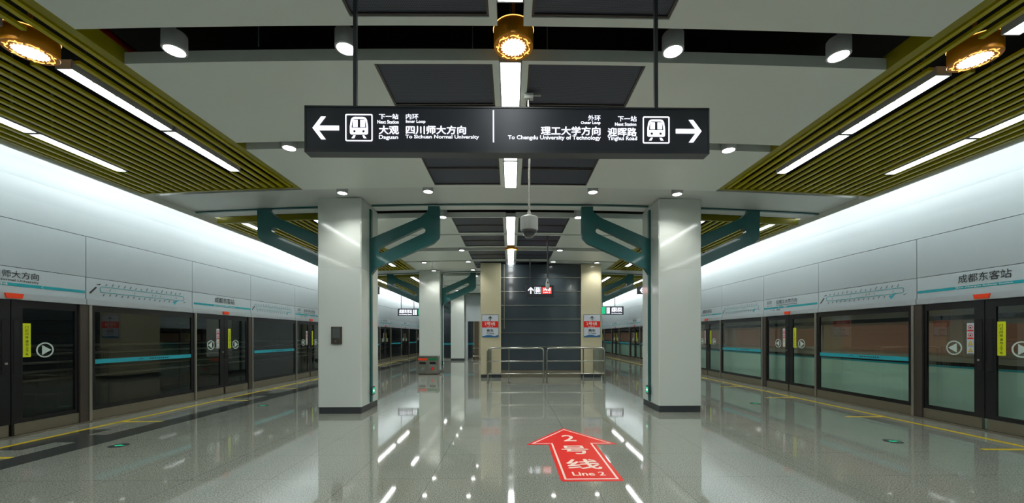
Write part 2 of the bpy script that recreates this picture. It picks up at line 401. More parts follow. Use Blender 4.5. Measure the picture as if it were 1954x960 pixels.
# ------------------------------------------------------------------ platform screen doors
def arrow_disc(s, y, z, direction, x):
    """white ring with a triangle; direction +1 points towards +Y"""
    b = MB(); ring = []
    n = 36
    o = [(math.cos(2*PI*i/n), math.sin(2*PI*i/n)) for i in range(n)]
    R, r = .13, .108
    me = shape2d([[(R*a, R*c) for a, c in o], [(r*a, r*c) for a, c in o]], .003)
    M4 = frame4((x, y, z), (0, -s, 0), (0, 0, 1))
    b.mesh(me, M4)
    d = direction*(-s)
    tri = shape2d([[(-.045*d, .085), (-.045*d, -.085), (.095*d, 0)]], .003)
    b.mesh(tri, M4)
    return b
def screen_door(s, c):
    """door bay of the platform edge; the copies move along Y"""
    X = lambda d: s*(XW+d)          # d: depth behind the platform face
    t = thing('screen_door', (s*XW, c, 0), 'x', 'screen door', 'sliding screen doors along the platform edges', 'thing')
    for e in (-1, 1):
        ya, yb = (c+.006, c+1.0) if e > 0 else (c-1.02, c-.006)
        b = MB()
        b.box(X(.02), X(.06), ya, yb, 2.08, 2.205); b.box(X(.02), X(.06), ya, yb, .2, .27)
        mi, mo = (ya, ya+.15) if e > 0 else (yb-.15, yb)
        b.box(X(.02), X(.06), mi, mo, .27, 2.08)
        oo = (yb-.06, yb) if e > 0 else (ya, ya+.06)
        b.box(X(.02), X(.06), oo[0], oo[1], .27, 2.08)
        lf = link('door_leaf', b, 'black', t)
        gy = (ya+.15, yb-.06) if e > 0 else (ya+.06, yb-.15)
        link('glass_pane', MB().box(X(.036), X(.044), gy[0], gy[1], .27, 2.08), 'glass', lf)
        link('kick_plate', MB().box(X(.01), X(.06), ya+(.03 if e > 0 else 0), yb-(.03 if e < 0 else 0), .015, .198), 'steel_b', lf)
        link('handle_recess', MB().box(X(.016), X(.0195), c+e*.035, c+e*.115, 1.0, 1.88), 'slot', lf)
        cc = c+e*.48
        link('direction_mark', arrow_disc(s, cc, 1.38, e, X(.032)), 'frost', lf)
        # yellow tag on the leaf to the reader's right, pictogram strip on the other
        right_leaf = (e > 0) == (s < 0)
        y0 = c+e*.165; y1 = c+e*.275; a, d = sorted((y0, y1))
        if right_leaf:
            tg = link('yellow_tag', MB().box(X(.03), X(.0345), a, d, 1.27, 1.83), 'yellow', lf)
            tb = MB()
            for i, ch in enumerate('门灯闪烁'): fit(tb, text2d(ch, .01), frame4((X(.0285), (a+d)/2, 1.765-i*.056), (0, -s, 0), (0, 0, 1)), -.022, .022, -.02, .022)
            for i, ch in enumerate('请勿上下车'): fit(tb, text2d(ch, .01), frame4((X(.0285), (a+d)/2, 1.53-i*.054), (0, -s, 0), (0, 0, 1)), -.022, .022, -.02, .022)
            link('lettering', tb, 'text', tg)
        else:
            tg = link('pictogram_strip', MB().box(X(.03), X(.0345), a, d, 1.28, 1.82), 'signw', lf)
            rb = MB(); yb_ = MB(); bb = MB()
            ym = (a+d)/2
            for i in range(2):
                z = 1.745-i*.135; n = 20
                o = [(math.cos(2*PI*j/n), math.sin(2*PI*j/n)) for j in range(n)]
                rb.mesh(shape2d([[(.038*p, .038*q) for p, q in o], [(.029*p, .029*q) for p, q in o]], .001), frame4((X(.029), ym, z), (0, -s, 0), (0, 0, 1)))
                rb.box(X(.0285), X(.0298), ym-.045, ym+.045, z-.072, z-.045)
                bb.box(X(.0285), X(.0298), ym-.012, ym+.012, z-.016, z+.006)
            for i in range(2):
                z = 1.47-i*.125
                yb_.mesh(shape2d([[(-.04, -.032), (.04, -.032), (0, .042)], [(-.012, -.014), (.012, -.014), (0, .012)]], .001), frame4((X(.029), ym, z), (0, -s, 0), (0, 0, 1)))
                bb.box(X(.0285), X(.0298), ym-.04, ym+.04, z-.058, z-.05)
            link('prohibition_sign', rb, 'red', tg); link('warning_sign', yb_, 'yline', tg); link('lettering', bb, 'text', tg)
            link('lock', MB().lathe((X(.0), c+e*.075), [(.0, 1.16), (.014, 1.165), (.018, 1.18), (.014, 1.195), (0, 1.2)], 12), 'silver', lf)
    link('bronze_post', MB().box(X(-.01), X(.09), c+1.003, c+1.15, 0.012, 2.205), 'bronze', t)
    link('silver_post', MB().box(X(-.025), X(.09), c+1.152, c+1.2, 0.012, 2.205), 'silver', t)
    link('silver_post', MB().box(X(-.025), X(.09), c-1.07, c-1.022, 0.012, 2.205), 'silver', t)
    return t
def fixed_screen(s, c):
    X = lambda d: s*(XW+d)
    a, d = c+1.2, c+3.68
    t = thing('fixed_screen', (s*XW, (a+d)/2, 0), 'x', 'glass screen', 'fixed glass screens between the screen doors', 'thing')
    b = MB()
    b.box(X(.01), X(.05), a+.005, d-.005, 2.09, 2.205); b.box(X(.01), X(.05), a+.005, d-.005, .2, .275)
    b.box(X(.01), X(.05), a+.005, a+.085, .275, 2.09); b.box(X(.01), X(.05), d-.085, d-.005, .275, 2.09)
    link('frame', b, 'black', t)
    link('glass_pane', MB().box(X(.026), X(.034), a+.085, d-.085, .275, 2.09), 'glass', t)
    link('kick_plate', MB().box(X(0.0), X(.05), a+.005, d-.005, .015, .198), 'steel_b', t)
    bd = link('cyan_band', MB().box(X(.019), X(.0245), a+.085, d-.085, 1.085, 1.17), 'cyan', t)
    lb = MB(); m = (a+d)/2
    lb.mesh(shape2d([[(-.09, -.012), (-.03, .022), (.0, .02), (.07, -.014), (.0, .006), (-.03, .008)]], .001), frame4((X(.006), m+s*.18, 1.128), (0, -s, 0), (0, 0, 1)))
    for i in range(9): lb.box(X(.0178), X(.0186), m-s*(.02+.055*i), m-s*(.055+.055*i), 1.115, 1.14)
    link('band_mark', lb, 'text', bd)
    return t
def fascia_door(s, c, kind):
    X = lambda d: s*(XW+d)
    a, d = c-1.13, c+1.1
    t = thing('fascia_sign', (s*XW, c, 2.2), 'x', 'sign panel', 'sign panels above the screen doors', 'thing')
    link('panel', MB().box(X(0), X(.03), a+.004, d-.004, 2.32, 2.727), 'fascia', t)
    link('bottom_lip', MB().box(X(-.02), X(.03), a+.002, d-.002, 2.21, 2.318), 'lip', t)
    link('indicator_light', MB().prism([(c-.10, 2.225), (c+.10, 2.225), (c+.12, 2.305), (c-.12, 2.305)], 'x', X(-.021), X(-.045)), 'orange', t)
    M4 = frame4((X(-.004), c, 0), (0, -s, 0), (0, 0, 1))
    R = -s   # reading direction along Y
    b = MB()
    # band, broken by a chevron
    me = shape2d([[(-1.09, 2.425), (-1.09, 2.475), (.42, 2.475), (.39, 2.45), (.42, 2.425)], [(.44, 2.425), (.41, 2.45), (.44, 2.475), (1.09, 2.475), (1.09, 2.425)]] if s < 0 else
                 [[(-1.09, 2.425), (-1.09, 2.475), (-.44, 2.475), (-.41, 2.45), (-.44, 2.425)], [(-.42, 2.425), (-.39, 2.45), (-.42, 2.475), (1.09, 2.475), (1.09, 2.425)]], .002)
    bd = link('teal_band', b.mesh(me, M4) if False else b.mesh(me, frame4((X(-.002), c, 0), (0, R, 0), (0, 0, 1))), 'band', t)
    tb = MB(); wb = MB()
    F4 = frame4((X(-.005), c, 0), (0, R, 0), (0, 0, 1))
    if kind == 'name':
        fit(tb, text2d('成都东客站', .006), F4, -.38, .38, 2.53, 2.68)
        fit(wb, text2d('East Chengdu Railway Station', .01), F4, -.4, .4, 2.435, 2.465)
    else:
        cn = '往四川师大方向' if s < 0 else '往理工大学方向'
        en = 'To Sichuan Normal University' if s < 0 else 'To Chengdu University of Technology'
        fit(tb, text2d('内环' if s < 0 else '外环', .006), F4, -.95, -.72, 2.555, 2.675)
        fit(tb, text2d(cn, .006), F4, -.52, .36, 2.555, 2.675)
        fit(tb, text2d('Inner Loop' if s < 0 else 'Outer Loop', .01), F4, -.95, -.7, 2.495, 2.535)
        fit(tb, text2d(en, .01), F4, -.52, .36, 2.49, 2.54)
        fit(tb, text2d('下一站', .006), F4, -.78, -.6, 2.36, 2.405)
        fit(tb, text2d('大观' if s < 0 else '迎晖路', .006), F4, -.5, -.34, 2.36, 2.405)
        fit(wb, text2d('7号线', .01), F4, -.2, -.06, 2.43, 2.47)
    link('lettering', tb, 'text', t); link('white_lettering', wb, 'white', bd)
    return t
def fascia_map(s, c):
    X = lambda d: s*(XW+d)
    a, d = c+1.115, c+3.607; m = (a+d)/2; R = -s
    t = thing('route_map', (s*XW, m, 2.2), 'x', 'route map', 'loop line route maps on the fascia', 'thing')
    link('panel', MB().box(X(0), X(.03), a+.004, d-.004, 2.32, 2.727), 'fascia', t)
    link('bottom_lip', MB().box(X(-.02), X(.03), a+.002, d-.002, 2.21, 2.318), 'lip', t)
    F4 = frame4((X(-.004), m, 0), (0, R, 0), (0, 0, 1))
    o = rnd(rect(-1.0, 1.0, 2.47, 2.59), .059, 6); i = rnd(rect(-.99, .99, 2.48, 2.58), .049, 6)
    link('loop_line', MB().mesh(shape2d([o, i], .002), F4), 'band', t)
    tb = MB(); rr = random.Random(3)
    def slant(x, z, L, w=.022):
        tb.mesh(([(x, z, .001), (x+w, z, .001), (x+w+L*.55, z+L, .001), (x+L*.55, z+L, .001)], [(0, 1, 2, 3)]), F4)
    for k in range(15): slant(-.9+k*.125, 2.605, rr.uniform(.035, .07))
    for k in range(14): slant(-.95+k*.125, 2.40+rr.uniform(0, .015), .045)
    for x in (-.82, -.3, .12, .2, .32, .75): slant(x, 2.505, .04, .014)
    link('station_names', tb, 'tick', t)
    kb = MB()
    kb.mesh(shape2d([[(-1.08, 2.61), (-.98, 2.64), (-1.0, 2.61)]], .002), F4); kb.mesh(shape2d([[(.98, 2.44), (1.06, 2.46), (1.0, 2.43)]], .002), F4)
    kb.mesh(shape2d([[(-1.2, 2.44), (-1.17, 2.43), (-1.05, 2.56), (-1.08, 2.57)]], .002), F4)
    link('arrow_mark', kb, 'text', t)
    link('here_marker', MB().mesh(shape2d([rnd([(.72, 2.36), (.80, 2.46), (.84, 2.50), (.76, 2.47), (.70, 2.42)], .01)], .002), F4), 'cyan', t)
    return t
trk = {-1: 'before the unlit track', 1: 'before the standing train'}
for s in (-1, 1):
    pd = pf = pm = None; pfd = {}
    for k in range(-2, 9):
        c = C0[s]+4.75*k
        w_ = ORD[k+2]
        if pd is None: o = pd = screen_door(s, c)
        else: o = dup(pd); o.location.y = c
        o['label'] = 'black framed sliding screen door, %s of its row %s' % (w_, trk[s])
        if c+3.7 < Y_END:
            if pf is None: o = pf = fixed_screen(s, c)
            else: o = dup(pf); o.location.y = c+2.44
            o['label'] = 'fixed glass screen with cyan band just beyond the %s sliding door %s' % (w_, trk[s])
            if pm is None: o = pm = fascia_map(s, c)
            else: o = dup(pm); o.location.y = c+2.361
            o['label'] = 'loop line route map just beyond the %s sliding door %s' % (w_, trk[s])
        kd = 'name' if ((k % 2 == 1) if s < 0 else (k % 2 == 0)) else 'dir'
        if kd not in pfd: o = pfd[kd] = fascia_door(s, c, kd)
        else: o = dup(pfd[kd]); o.location.y = c
        o['label'] = 'white fascia panel with %s over the %s sliding door %s' % ('the station name' if kd == 'name' else 'the line direction', w_, trk[s])

# ------------------------------------------------------------------ beams, columns and brackets
def beam(y):
    b = MB(); b.arch(-XOUT-.035, XOUT+.035, y+7.84, y+9.24, SZ, SZ+.3)
    o = link('cross_beam', b, 'beam', loc=(0, y+8.6, SZ)); return o
arm_out = rnd([(0, 2.917), (.13, 3.10), (1.40, 3.655), (1.53, 3.79), (1.535, 4.46), (1.28, 4.46), (1.28, 4.36), (1.116, 4.22), (0, 3.74)],
              [0, .12, .12, .14, 0, 0, .10, .14, 0])
def cap(p, q, r, n=8):
    p, q = Vector(p), Vector(q); d = (q-p).normalized(); nn = Vector((-d.y, d.x)); a = math.atan2(nn.y, nn.x); out = []
    for i in range(n+1): th = a+PI*i/n; out.append((p.x+r*math.cos(th), p.y+r*math.sin(th)))
    for i in range(n+1): th = a+PI+PI*i/n; out.append((q.x+r*math.cos(th), q.y+r*math.sin(th)))
    return out
slot_ = cap((.25, 3.50), (1.16, 3.93), .066)
arm_mesh = {e: shape2d([[(a, z if z < 4.45 else zt) for a, z in arm_out], slot_], .12) for e, zt in ((-1, SZ-drop(3.1)-.035), (1, SZ-drop(5.65)-.035))}
def column(s, yb, extras=True):
    y0, y1 = yb+8.3, yb+9.35; ym = yb+8.83; xi, xo = s*3.1, s*4.0
    ztop = SZ-drop(3.1)-.005 if True else 0
    t = thing('platform_column', (s*3.55, ym, 0), 'x', 'column', 'white columns with teal brackets', 'thing')
    b = MB()
    for za, zb in ((.14, .755), (.76, 3.025), (3.03, SZ-drop(3.55)-.01)): b.bbox(xi, xo, y0, y1, za, zb, .02)
    b.bbox(xi*1.0+s*.004, xo-s*.004, y0+.004, y1-.004, .14, SZ-drop(3.55)-.012, .02)
    link('shaft', b, 'column', t)
    link('plinth', MB().bbox(xi+s*.012, xo-s*.012, y0+.012, y1-.012, 0, .138, .02), 'plinth', t)
    for e, xf in ((-1, xi), (1, xo)):      # inner then outer side
        d = s*e
        br = link('bracket_arm', MB().mesh(arm_mesh[e], frame4((xf+d*.001, ym, 0), (d, 0, 0), (0, 0, 1))), 'teal', t)
        link('strip', MB().box(xf+d*.001, xf+d*.035, ym-.05, ym+.05, .16, 4.4), 'teal', br)
    if extras:
        link('exit_light', MB().box(xi-s*.036, xi-s*.07, ym-.085, ym+.085, .32, .5), 'signbox', t)
        el = MB().box(xi-s*.0705, xi-s*.073, ym-.065, ym+.065, .345, .475)
        g = link('exit_face', el, 'green_led', t)
        link('exit_mark', MB().mesh(shape2d([[(-.04, .0), (0, .035), (0, .012), (.045, .012), (.045, -.012), (0, -.012), (0, -.035)]], .001), frame4((xi-s*.0745, ym, .41), (0, s, 0), (0, 0, 1))), 'white_led', g)
    return t
names = ['behind the viewer', 'nearest in view', 'second in view', 'third in view', 'fourth in view']
for i, y in enumerate([-9.1, 0, 9.1, 18.2, 27.3]):
    o = beam(y) if i == 0 else dup(bm0)
    if i == 0: bm0 = o
    o.location.y = y+8.6
    tag(o, 'white arched cross beam, %s, spanning between the column tops' % names[i], 'beam', 'cross beams', 'thing')
    if i == 0: tp = link('trim_rail', MB().arch(-XOUT, -4.04, y+8.80, y+8.86, SZ-.03, SZ-.003).arch(-3.06, 3.06, y+8.80, y+8.86, SZ-.03, SZ-.003).arch(4.04, XOUT, y+8.80, y+8.86, SZ-.03, SZ-.003), 'teal', o)
for s in (-1, 1):
    p = None
    for i, y in enumerate([-9.1, 0, 9.1, 18.2, 27.3]):
        if p is None: o = p = column(s, y)
        else: o = dup(p); o.location.y = y+8.83
        o['label'] = 'white column with teal slotted bracket arms, %s, %s' % (names[i], 'on the unlit track side' if s < 0 else 'on the train side')
# metal call box on the left column
t = thing('call_box', (-3.62, 8.29, 1.43), 'small dark metal box set on the front of a white column', 'box')
xa, za = px(633, 656, 8.3); xb, zb = px(653, 623, 8.3)
link('box_frame', MB().box(xa, xb, 8.27, 8.299, za, zb), 'bronze', t)
link('box_window', MB().box(xa+.03, xb-.03, 8.262, 8.269, za+.12, zb-.04), 'joint', t)
link('box_lock', MB().box(xa+.08, xa+.11, 8.26, 8.269, za+.04, za+.07), 'silver', t)

# ------------------------------------------------------------------ leaf panels, slatted ceilings, lights
ROWS = [(.45, 2.0), (2.12, 3.67), (4.13, 5.79), (6.0, 7.63)]
def leaf(s, y0, y1):
    t = thing('ceiling_panel', (s*2, (y0+y1)/2, PZ), 'x', 'ceiling panel', 'white leaf panels with dark mesh insets', 'thing')
    b = MB(); z0, z1 = PZ, PZ+.12
    A = lambda x0, x1, ya, yb, za=z0, zb=z1: b.arch(min(s*x0, s*x1), max(s*x0, s*x1), ya, yb, za, zb, .32)
    A(1.43, XIN, y0, y1); A(.12, .19, y0, y1)
    A(.19, 1.43, y0, y0+.055); A(.19, 1.43, y1-.10, y1)
    ymid = (y0+y1)/2
    link('white_leaf', b, 'panel', t)
    for ya, yb in ((y0+.057, ymid-.012), (ymid+.012, y1-.102)):
        g = MB().arch(min(s*.192, s*1.428), max(s*.192, s*1.428), ya+.02, yb-.02, z0+.025, z0+.035, .32)
        go = link('mesh_inset', g, 'mesh', t)
        f = MB()
        for q in ((ya, ya+.02), (yb-.02, yb)): f.arch(min(s*.192, s*1.428), max(s*.192, s*1.428), q[0], q[1], z0+.01, z0+.06, .32)
        for xa in (.192, 1.408): f.arch(min(s*xa, s*(xa+.02)), max(s*xa, s*(xa+.02)), ya, yb, z0+.01, z0+.06)
        link('inset_frame', f, 'bronze', go)
    return t
def slats(s, y0, y1):
    t = thing('slatted_ceiling', (s*5.4, (y0+y1)/2, 4.3), 'x', 'slatted ceiling', 'olive slatted ceilings over the platform edges', 'thing')
    zz = lambda x: PZ-drop(x)
    b = MB()
    for xa, xb in ((XIN+.0, XIN+.10), (XOUT-.06, XOUT)):
        b.box(s*xa, s*xb, y0, y1, zz(xa)-.0, zz(xa)+.16)
    b.arch(min(s*XIN, s*XOUT), max(s*XIN, s*XOUT), y0, y0+.05, PZ, PZ+.14); b.arch(min(s*XIN, s*XOUT), max(s*XIN, s*XOUT), y1-.05, y1, PZ, PZ+.14)
    link('frame', b, 'olive_d', t)
    sl = MB(); x = XIN+.17; P = .148
    while x < XOUT-.1:
        z = zz(x)+.008
        segs = [(y0+.05, y1-.05)]
        if abs(x-4.62) < .13: segs = [(6.78, y1-.05)]
        elif abs(x-4.62) < .24: segs = [(y0+.05, 3.68), (4.12, y1-.05)]
        if abs(x-6.33) < .12: segs = [(6.61, y1-.05)]
        for a, d in segs: sl.box(s*(x-.026), s*(x+.026), a, d, z, z+.032)
        x += P
    link('slats', sl, 'olive', t)
    link('blackout_board', MB().box(s*(XOUT-.03), s*(XOUT-.01), y0, y1, zz(XOUT)+.165, 4.645).arch(min(s*(XIN+.1), s*(XOUT-.04)), max(s*(XIN+.1), s*(XOUT-.04)), y1-.045, y1-.005, PZ+.141, PZ+.55), 'void', t)  # unseen black boards added to block the lit cove wall and beam front
    return t
def strip(x, y0, y1, w=.17, z=None, m=.012):
    z = (PZ-drop(x)) if z is None else z
    t = thing('strip_light', (x, (y0+y1)/2, z), 'x', 'strip light', None, 'thing')
    link('diffuser', MB().box(x-w/2+m, x+w/2-m, y0+.03, y1-.03, z+.022, z+.03), 'tube', t)
    b = MB(); b.box(x-w/2, x-w/2+.01, y0, y1, z+.005, z+.09); b.box(x+w/2-.01, x+w/2, y0, y1, z+.005, z+.09)
    b.box(x-w/2, x+w/2, y0, y0+.012, z+.005, z+.09); b.box(x-w/2, x+w/2, y1-.012, y1, z+.005, z+.09); b.box(x-w/2, x+w/2, y0, y1, z+.09, z+.1)
    link('housing', b, 'can', t)
    link('hanger', MB().box(x-.01, x+.01, y0+.2, y0+.22, z+.101, 5.249).box(x-.01, x+.01, y1-.22, y1-.2, z+.101, 5.249), 'tick', t)
    st = MB(); n = 5
    for k in range(1, n):
        y = y0+(y1-y0)*k/n; st.box(x-w/2+.03, x-w/2+.04, y-.01, y+.01, z+.016, z+.0218); st.box(x+w/2-.04, x+w/2-.03, y-.01, y+.01, z+.016, z+.0218)
    link('clip', st, 'tick', t)
    return t
def downlight(x, y):
    z = PZ-drop(x)-.05
    t = thing('downlight', (x, y, z), 'x', 'downlight', 'round white downlights in the ceiling gaps', 'thing')
    link('housing', MB().lathe((x, y), [(.0, z+.17), (.098, z+.168), (.103, z+.16), (.103, z+.005), (.098, z), (.086, z), (.082, z+.02)]), 'can', t)
    link('stem', MB().cyl((x, y), .012, z+.17, 5.249, 8), 'can', t)
    link('lens', MB().cyl((x, y), .083, z+.014, z+.02, 24), 'lens', t)
    ld = bpy.data.lights.new('spot', 'SPOT'); ld.energy = SPOT_W; ld.spot_size = math.radians(130); ld.spot_blend = .8; ld.shadow_soft_size = .06; ld.color = (1, .98, .93)
    lo = bpy.data.objects.new('spot', ld); COL.objects.link(lo); lo.parent = t; lo.location = (0, 0, -.01)
    return t
def drum(x, y):
    z = H+2.83-drop(x); R = .19
    t = thing('drum_lamp', (x, y, z), 'x', 'ceiling lamp', 'gold drum lamps', 'thing')
    link('drum', MB().lathe((x, y), [(0, z+.165), (R, z+.165), (R+.004, z+.16), (R+.004, z+.006), (R, z), (0, z)], 40), 'gold', t)
    rim = [(x+(R+.006)*math.cos(2*PI*i/40), y+(R+.006)*math.sin(2*PI*i/40), z+.165) for i in range(41)]
    link('rim_glint', MB().tube(rim, .0035, 6), 'goldglow', t)  # emission stands in for a downlight's reflection on the top lip
    n = 22; p = []
    for i in range(n):
        a = 2*PI*i/n
        p.append((.098*math.cos(a), .098*math.sin(a))); a2 = a+.32; p.append((.125*math.cos(a2), .125*math.sin(a2)))
    F4 = frame4((x, y, z-.003), (1, 0, 0), (0, 1, 0))
    link('diffuser', MB().mesh(shape2d([p], .004), F4), 'lampglow', t)
    b = MB(); n = 7
    for k in range(n):
        a0 = 2*PI*k/n; o = []; i_ = []
        for j in range(9):
            a = a0+j/8*.78; r = .150+.009*math.sin(j/8*2*PI); wd = .004*math.sin(PI*(j+.5)/9)+.001
            o.append(((r+wd)*math.cos(a), (r+wd)*math.sin(a))); i_.append(((r-wd)*math.cos(a), (r-wd)*math.sin(a)))
        b.mesh(shape2d([o+i_[::-1]], .004), F4)
        a = a0+.42; o = [(.158*math.cos(a), .158*math.sin(a)), (.174*math.cos(a+.09), .174*math.sin(a+.09)), (.152*math.cos(a+.12), .152*math.sin(a+.12))]
        b.mesh(shape2d([o], .004), F4)
    link('ornament_ring', b, 'goldglow', t)
    link('stem', MB().cyl((x, y), .015, z+.165, 5.249, 8), 'gold', t)
    return t
sidew = {-1: 'unlit track half', 1: 'train half'}
bayw = ['nearest bay', 'second bay', 'third bay', 'farthest bay']
zone = {0: 'before the nearest beam', 1: 'beyond the nearest beam', 2: 'beyond the second beam', 3: 'beyond the third beam'}
pl, ps, pdl, pdr = {}, {}, {}, {}
pst = {}
for bi, Y in enumerate(BAYS):
    for s in (-1, 1):
        for ri, (a, d) in enumerate(ROWS):
            if (s, ri) not in pl: o = pl[s, ri] = leaf(s, a, d)
            else: o = dup(pl[s, ri])
            o.location.y = Y+(a+d)/2
            o['label'] = 'white ceiling leaf, %s row %s, %s' % (ORD[ri], zone[bi], sidew[s])
        if s not in ps: o = ps[s] = slats(s, .35, 7.55)
        else: o = dup(ps[s])
        o.location.y = Y+(.35+7.55)/2
        o['label'] = 'olive slatted ceiling %s, over the %s edge' % (zone[bi], 'unlit track' if s < 0 else 'train')
    def place_strip(key, x, a, d, lab, grp):
        if key not in pst: o = pst[key] = strip(x, a, d, .17) if x else strip(x, a, d, .232, m=.022)
        else: o = dup(pst[key])
        o.location.y = Y+(a+d)/2; o['label'] = lab; o['group'] = grp
    pos = {0: 'platform centre line', -4.62: 'inner unlit track line', 4.62: 'inner train side line', -6.33: 'outer unlit track line', 6.33: 'outer train side line'}
    for x in pos:
        SEG = [(.45, 2.0), (2.03, 3.62), (4.18, 5.42), (5.45, 6.75)] if abs(x) == 4.62 else [(.45, 2.0), (2.03, 3.62), (4.18, 5.35), (5.38, 6.58)] if x else [(.45, 2.0), (2.03, 3.42), (4.16, 5.36), (5.4, 6.5), (6.53, 7.7)]
        for k, (a, d) in enumerate(SEG):
            place_strip((x, k), x, a, d, 'strip light, %s segment, %s %s' % (ORD[k], pos[x], zone[bi]), 'strip lights along the ceiling')
    for x in (0.03, -4.62, 4.62):
        if x not in pdr: o = pdr[x] = drum(x, 3.9)
        else: o = dup(pdr[x])
        o.location.y = Y+3.9
        o['label'] = 'gold drum lamp, %s, %s' % ({0.03: 'middle of the platform', -4.62: 'unlit track side', 4.62: 'train side'}[x], zone[bi])
    for gi, gy in enumerate((.29, 3.9, 5.895, 7.735)):
        for x in (-3.25, -1.6, 1.6, 3.25):
            if x not in pdl: o = pdl[x] = downlight(x, gy)
            else: o = dup(pdl[x])
            o.location.y = Y+gy
            o['label'] = 'round downlight, %s gap %s, %s one, %s' % (ORD[gi], zone[bi], 'outer' if abs(x) > 2 else 'inner', sidew[1 if x > 0 else -1])
# cove tubes that wash the upper walls
for s in (-1, 1):
    for bi in range(-1, 4):
        y0 = bi*9.1+.35
        t = thing('cove_light', (s*7.05, y0+4, 4.33), 'hidden cove tube washing the upper wall, %s, %s' % ('train side' if s > 0 else 'unlit track side',
                  zone[bi] if bi >= 0 else 'behind the viewer'), 'cove light', 'cove tubes above the platform edges', 'thing')
        link('tube', MB().prism([(s*7.02, 4.345), (s*7.07, 4.345), (s*7.13, 4.43), (s*7.08, 4.46)], 'y', y0, y0+8.9), 'cove', t)
        link('channel', MB().box(s*7.0, s*7.08, y0, y0+8.9, 4.331, 4.343), 'beam', t)
    struct('trim_cove_%s' % SIDE[s], MB().box(s*6.96, s*7.09, -4.9, Y_END-.1, 4.285, 4.33).box(s*6.93, s*6.96, -4.9, Y_END-.1, 4.235, 4.40), 'beam')
for s in (-1, 1): struct('trim_blackout_%s' % SIDE[s], MB().box(s*(XOUT-.03), s*(XOUT-.01), -4.9, Y_END-.1, 4.65, 5.245), 'void')  # added black board, keeps the lit cove wall from showing through the slats
# services seen in the dark gap
tag(link('service_pipe', MB().tube([(-4.15, .5, 4.72), (-4.15, 7.5, 4.72)], .055, 12), 'redpipe', loc=(-4.15, 4, 4.72)), 'dark red pipe above the ceiling gap by the olive slats', 'pipe')
for i, x in enumerate((-.42, .35, -2.6)):
    tag(link('hanger_rod', MB().tube([(x, 3.75+.06*i, 5.24), (x+.03, 4.1, 4.9), (x+.03, 4.1, 4.56)], .006, 6), 'tick', loc=(x, 3.9, 4.6)),
        'thin grey hanger rod in the dark ceiling gap, %s' % ('beside the gold lamp, unlit track side', 'beside the gold lamp, train side', 'between two downlights')[i], 'rod', 'hanger rods')

# ------------------------------------------------------------------ overhead sign
SY = 3.2
t = thing('hanging_sign', (0, SY+.06, px(970, 290, SY)[1]), 'long black overhead sign with white arrows and two train icons', 'sign')
xa, zt = px(585, 209, SY); xb, zb = px(1351, 289, SY); zt = px(968, 207, SY)[1]; zb = px(968, 287, SY)[1]
link('sign_box', MB().box(xa, xb, SY, SY+.09, zb, zt), 'signbox', t)
b = MB(); e = .012
b.box(xa-.004, xb+.004, SY-.006, SY+.096, zb-.022, zb-.002); b.box(xa-.004, xb+.004, SY-.006, SY+.096, zt+.001, zt+.012)
b.box(xa-.012, xa-.001, SY-.006, SY+.096, zb-.022, zt+.012); b.box(xb+.001, xb+.012, SY-.006, SY+.096, zb-.022, zt+.012)
link('edge_trim', b, 'plinth', t)
for u in (675, 1256):
    x = px(u, 100, SY)[0]
    link('hanging_rod', MB().box(x-.014, x+.014, SY+.03, SY+.058, zt+.013, PZ-drop(x)-.002), 'plinth', t)
def sx(u): return px(u, 240, SY)[0]
def sz(v): return px(968, v, SY)[1]
F4 = frame4((0, SY-.004, 0), (1, 0, 0), (0, 0, 1))
L = MB()
for s_, u0, u1, v0, v1, bo in [
    ('下一站', 724.3, 761.2, 219, 229, .008), ('Next Station', 721, 761.8, 231, 237.8, .02), ('大观', 724, 762, 241.5, 258, .02), ('Daguan', 724, 760.5, 259.5, 269, .014),
    ('内环', 775.5, 799, 218.7, 229, .006), ('Inner Loop', 775.5, 812.7, 230.3, 237.5, .02), ('四川师大方向', 775.5, 890, 241, 257.5, .02), ('To Sichuan Normal University', 774.5, 914.7, 258.5, 267.5, .014),
    ('外环', 1122.7, 1146.3, 219.3, 230, .006), ('Outer Loop', 1109, 1146.3, 231, 238, .02), ('理工大学方向', 1032.7, 1146.3, 241, 258, .02), ('To Chengdu University of Technology', 970, 1146.7, 258.5, 268.5, .014),
    ('下一站', 1179.5, 1215.3, 220.5, 231, .006), ('Next Station', 1174, 1214.5, 233, 239.5, .02), ('迎晖路', 1160, 1215.3, 243, 259.5, .02), ('Yinghui Road', 1159.6, 1216, 259.5, 269, .014)]:
    fit(L, text2d(s_, bo), F4, sx(u0), sx(u1), sz(v1), sz(v0))
link('lettering', L, 'white_led', t)
L = MB().box(sx(941.3), sx(943.5), SY-.005, SY-.001, sz(272), sz(211)); link('divider', L, 'white_led', t)
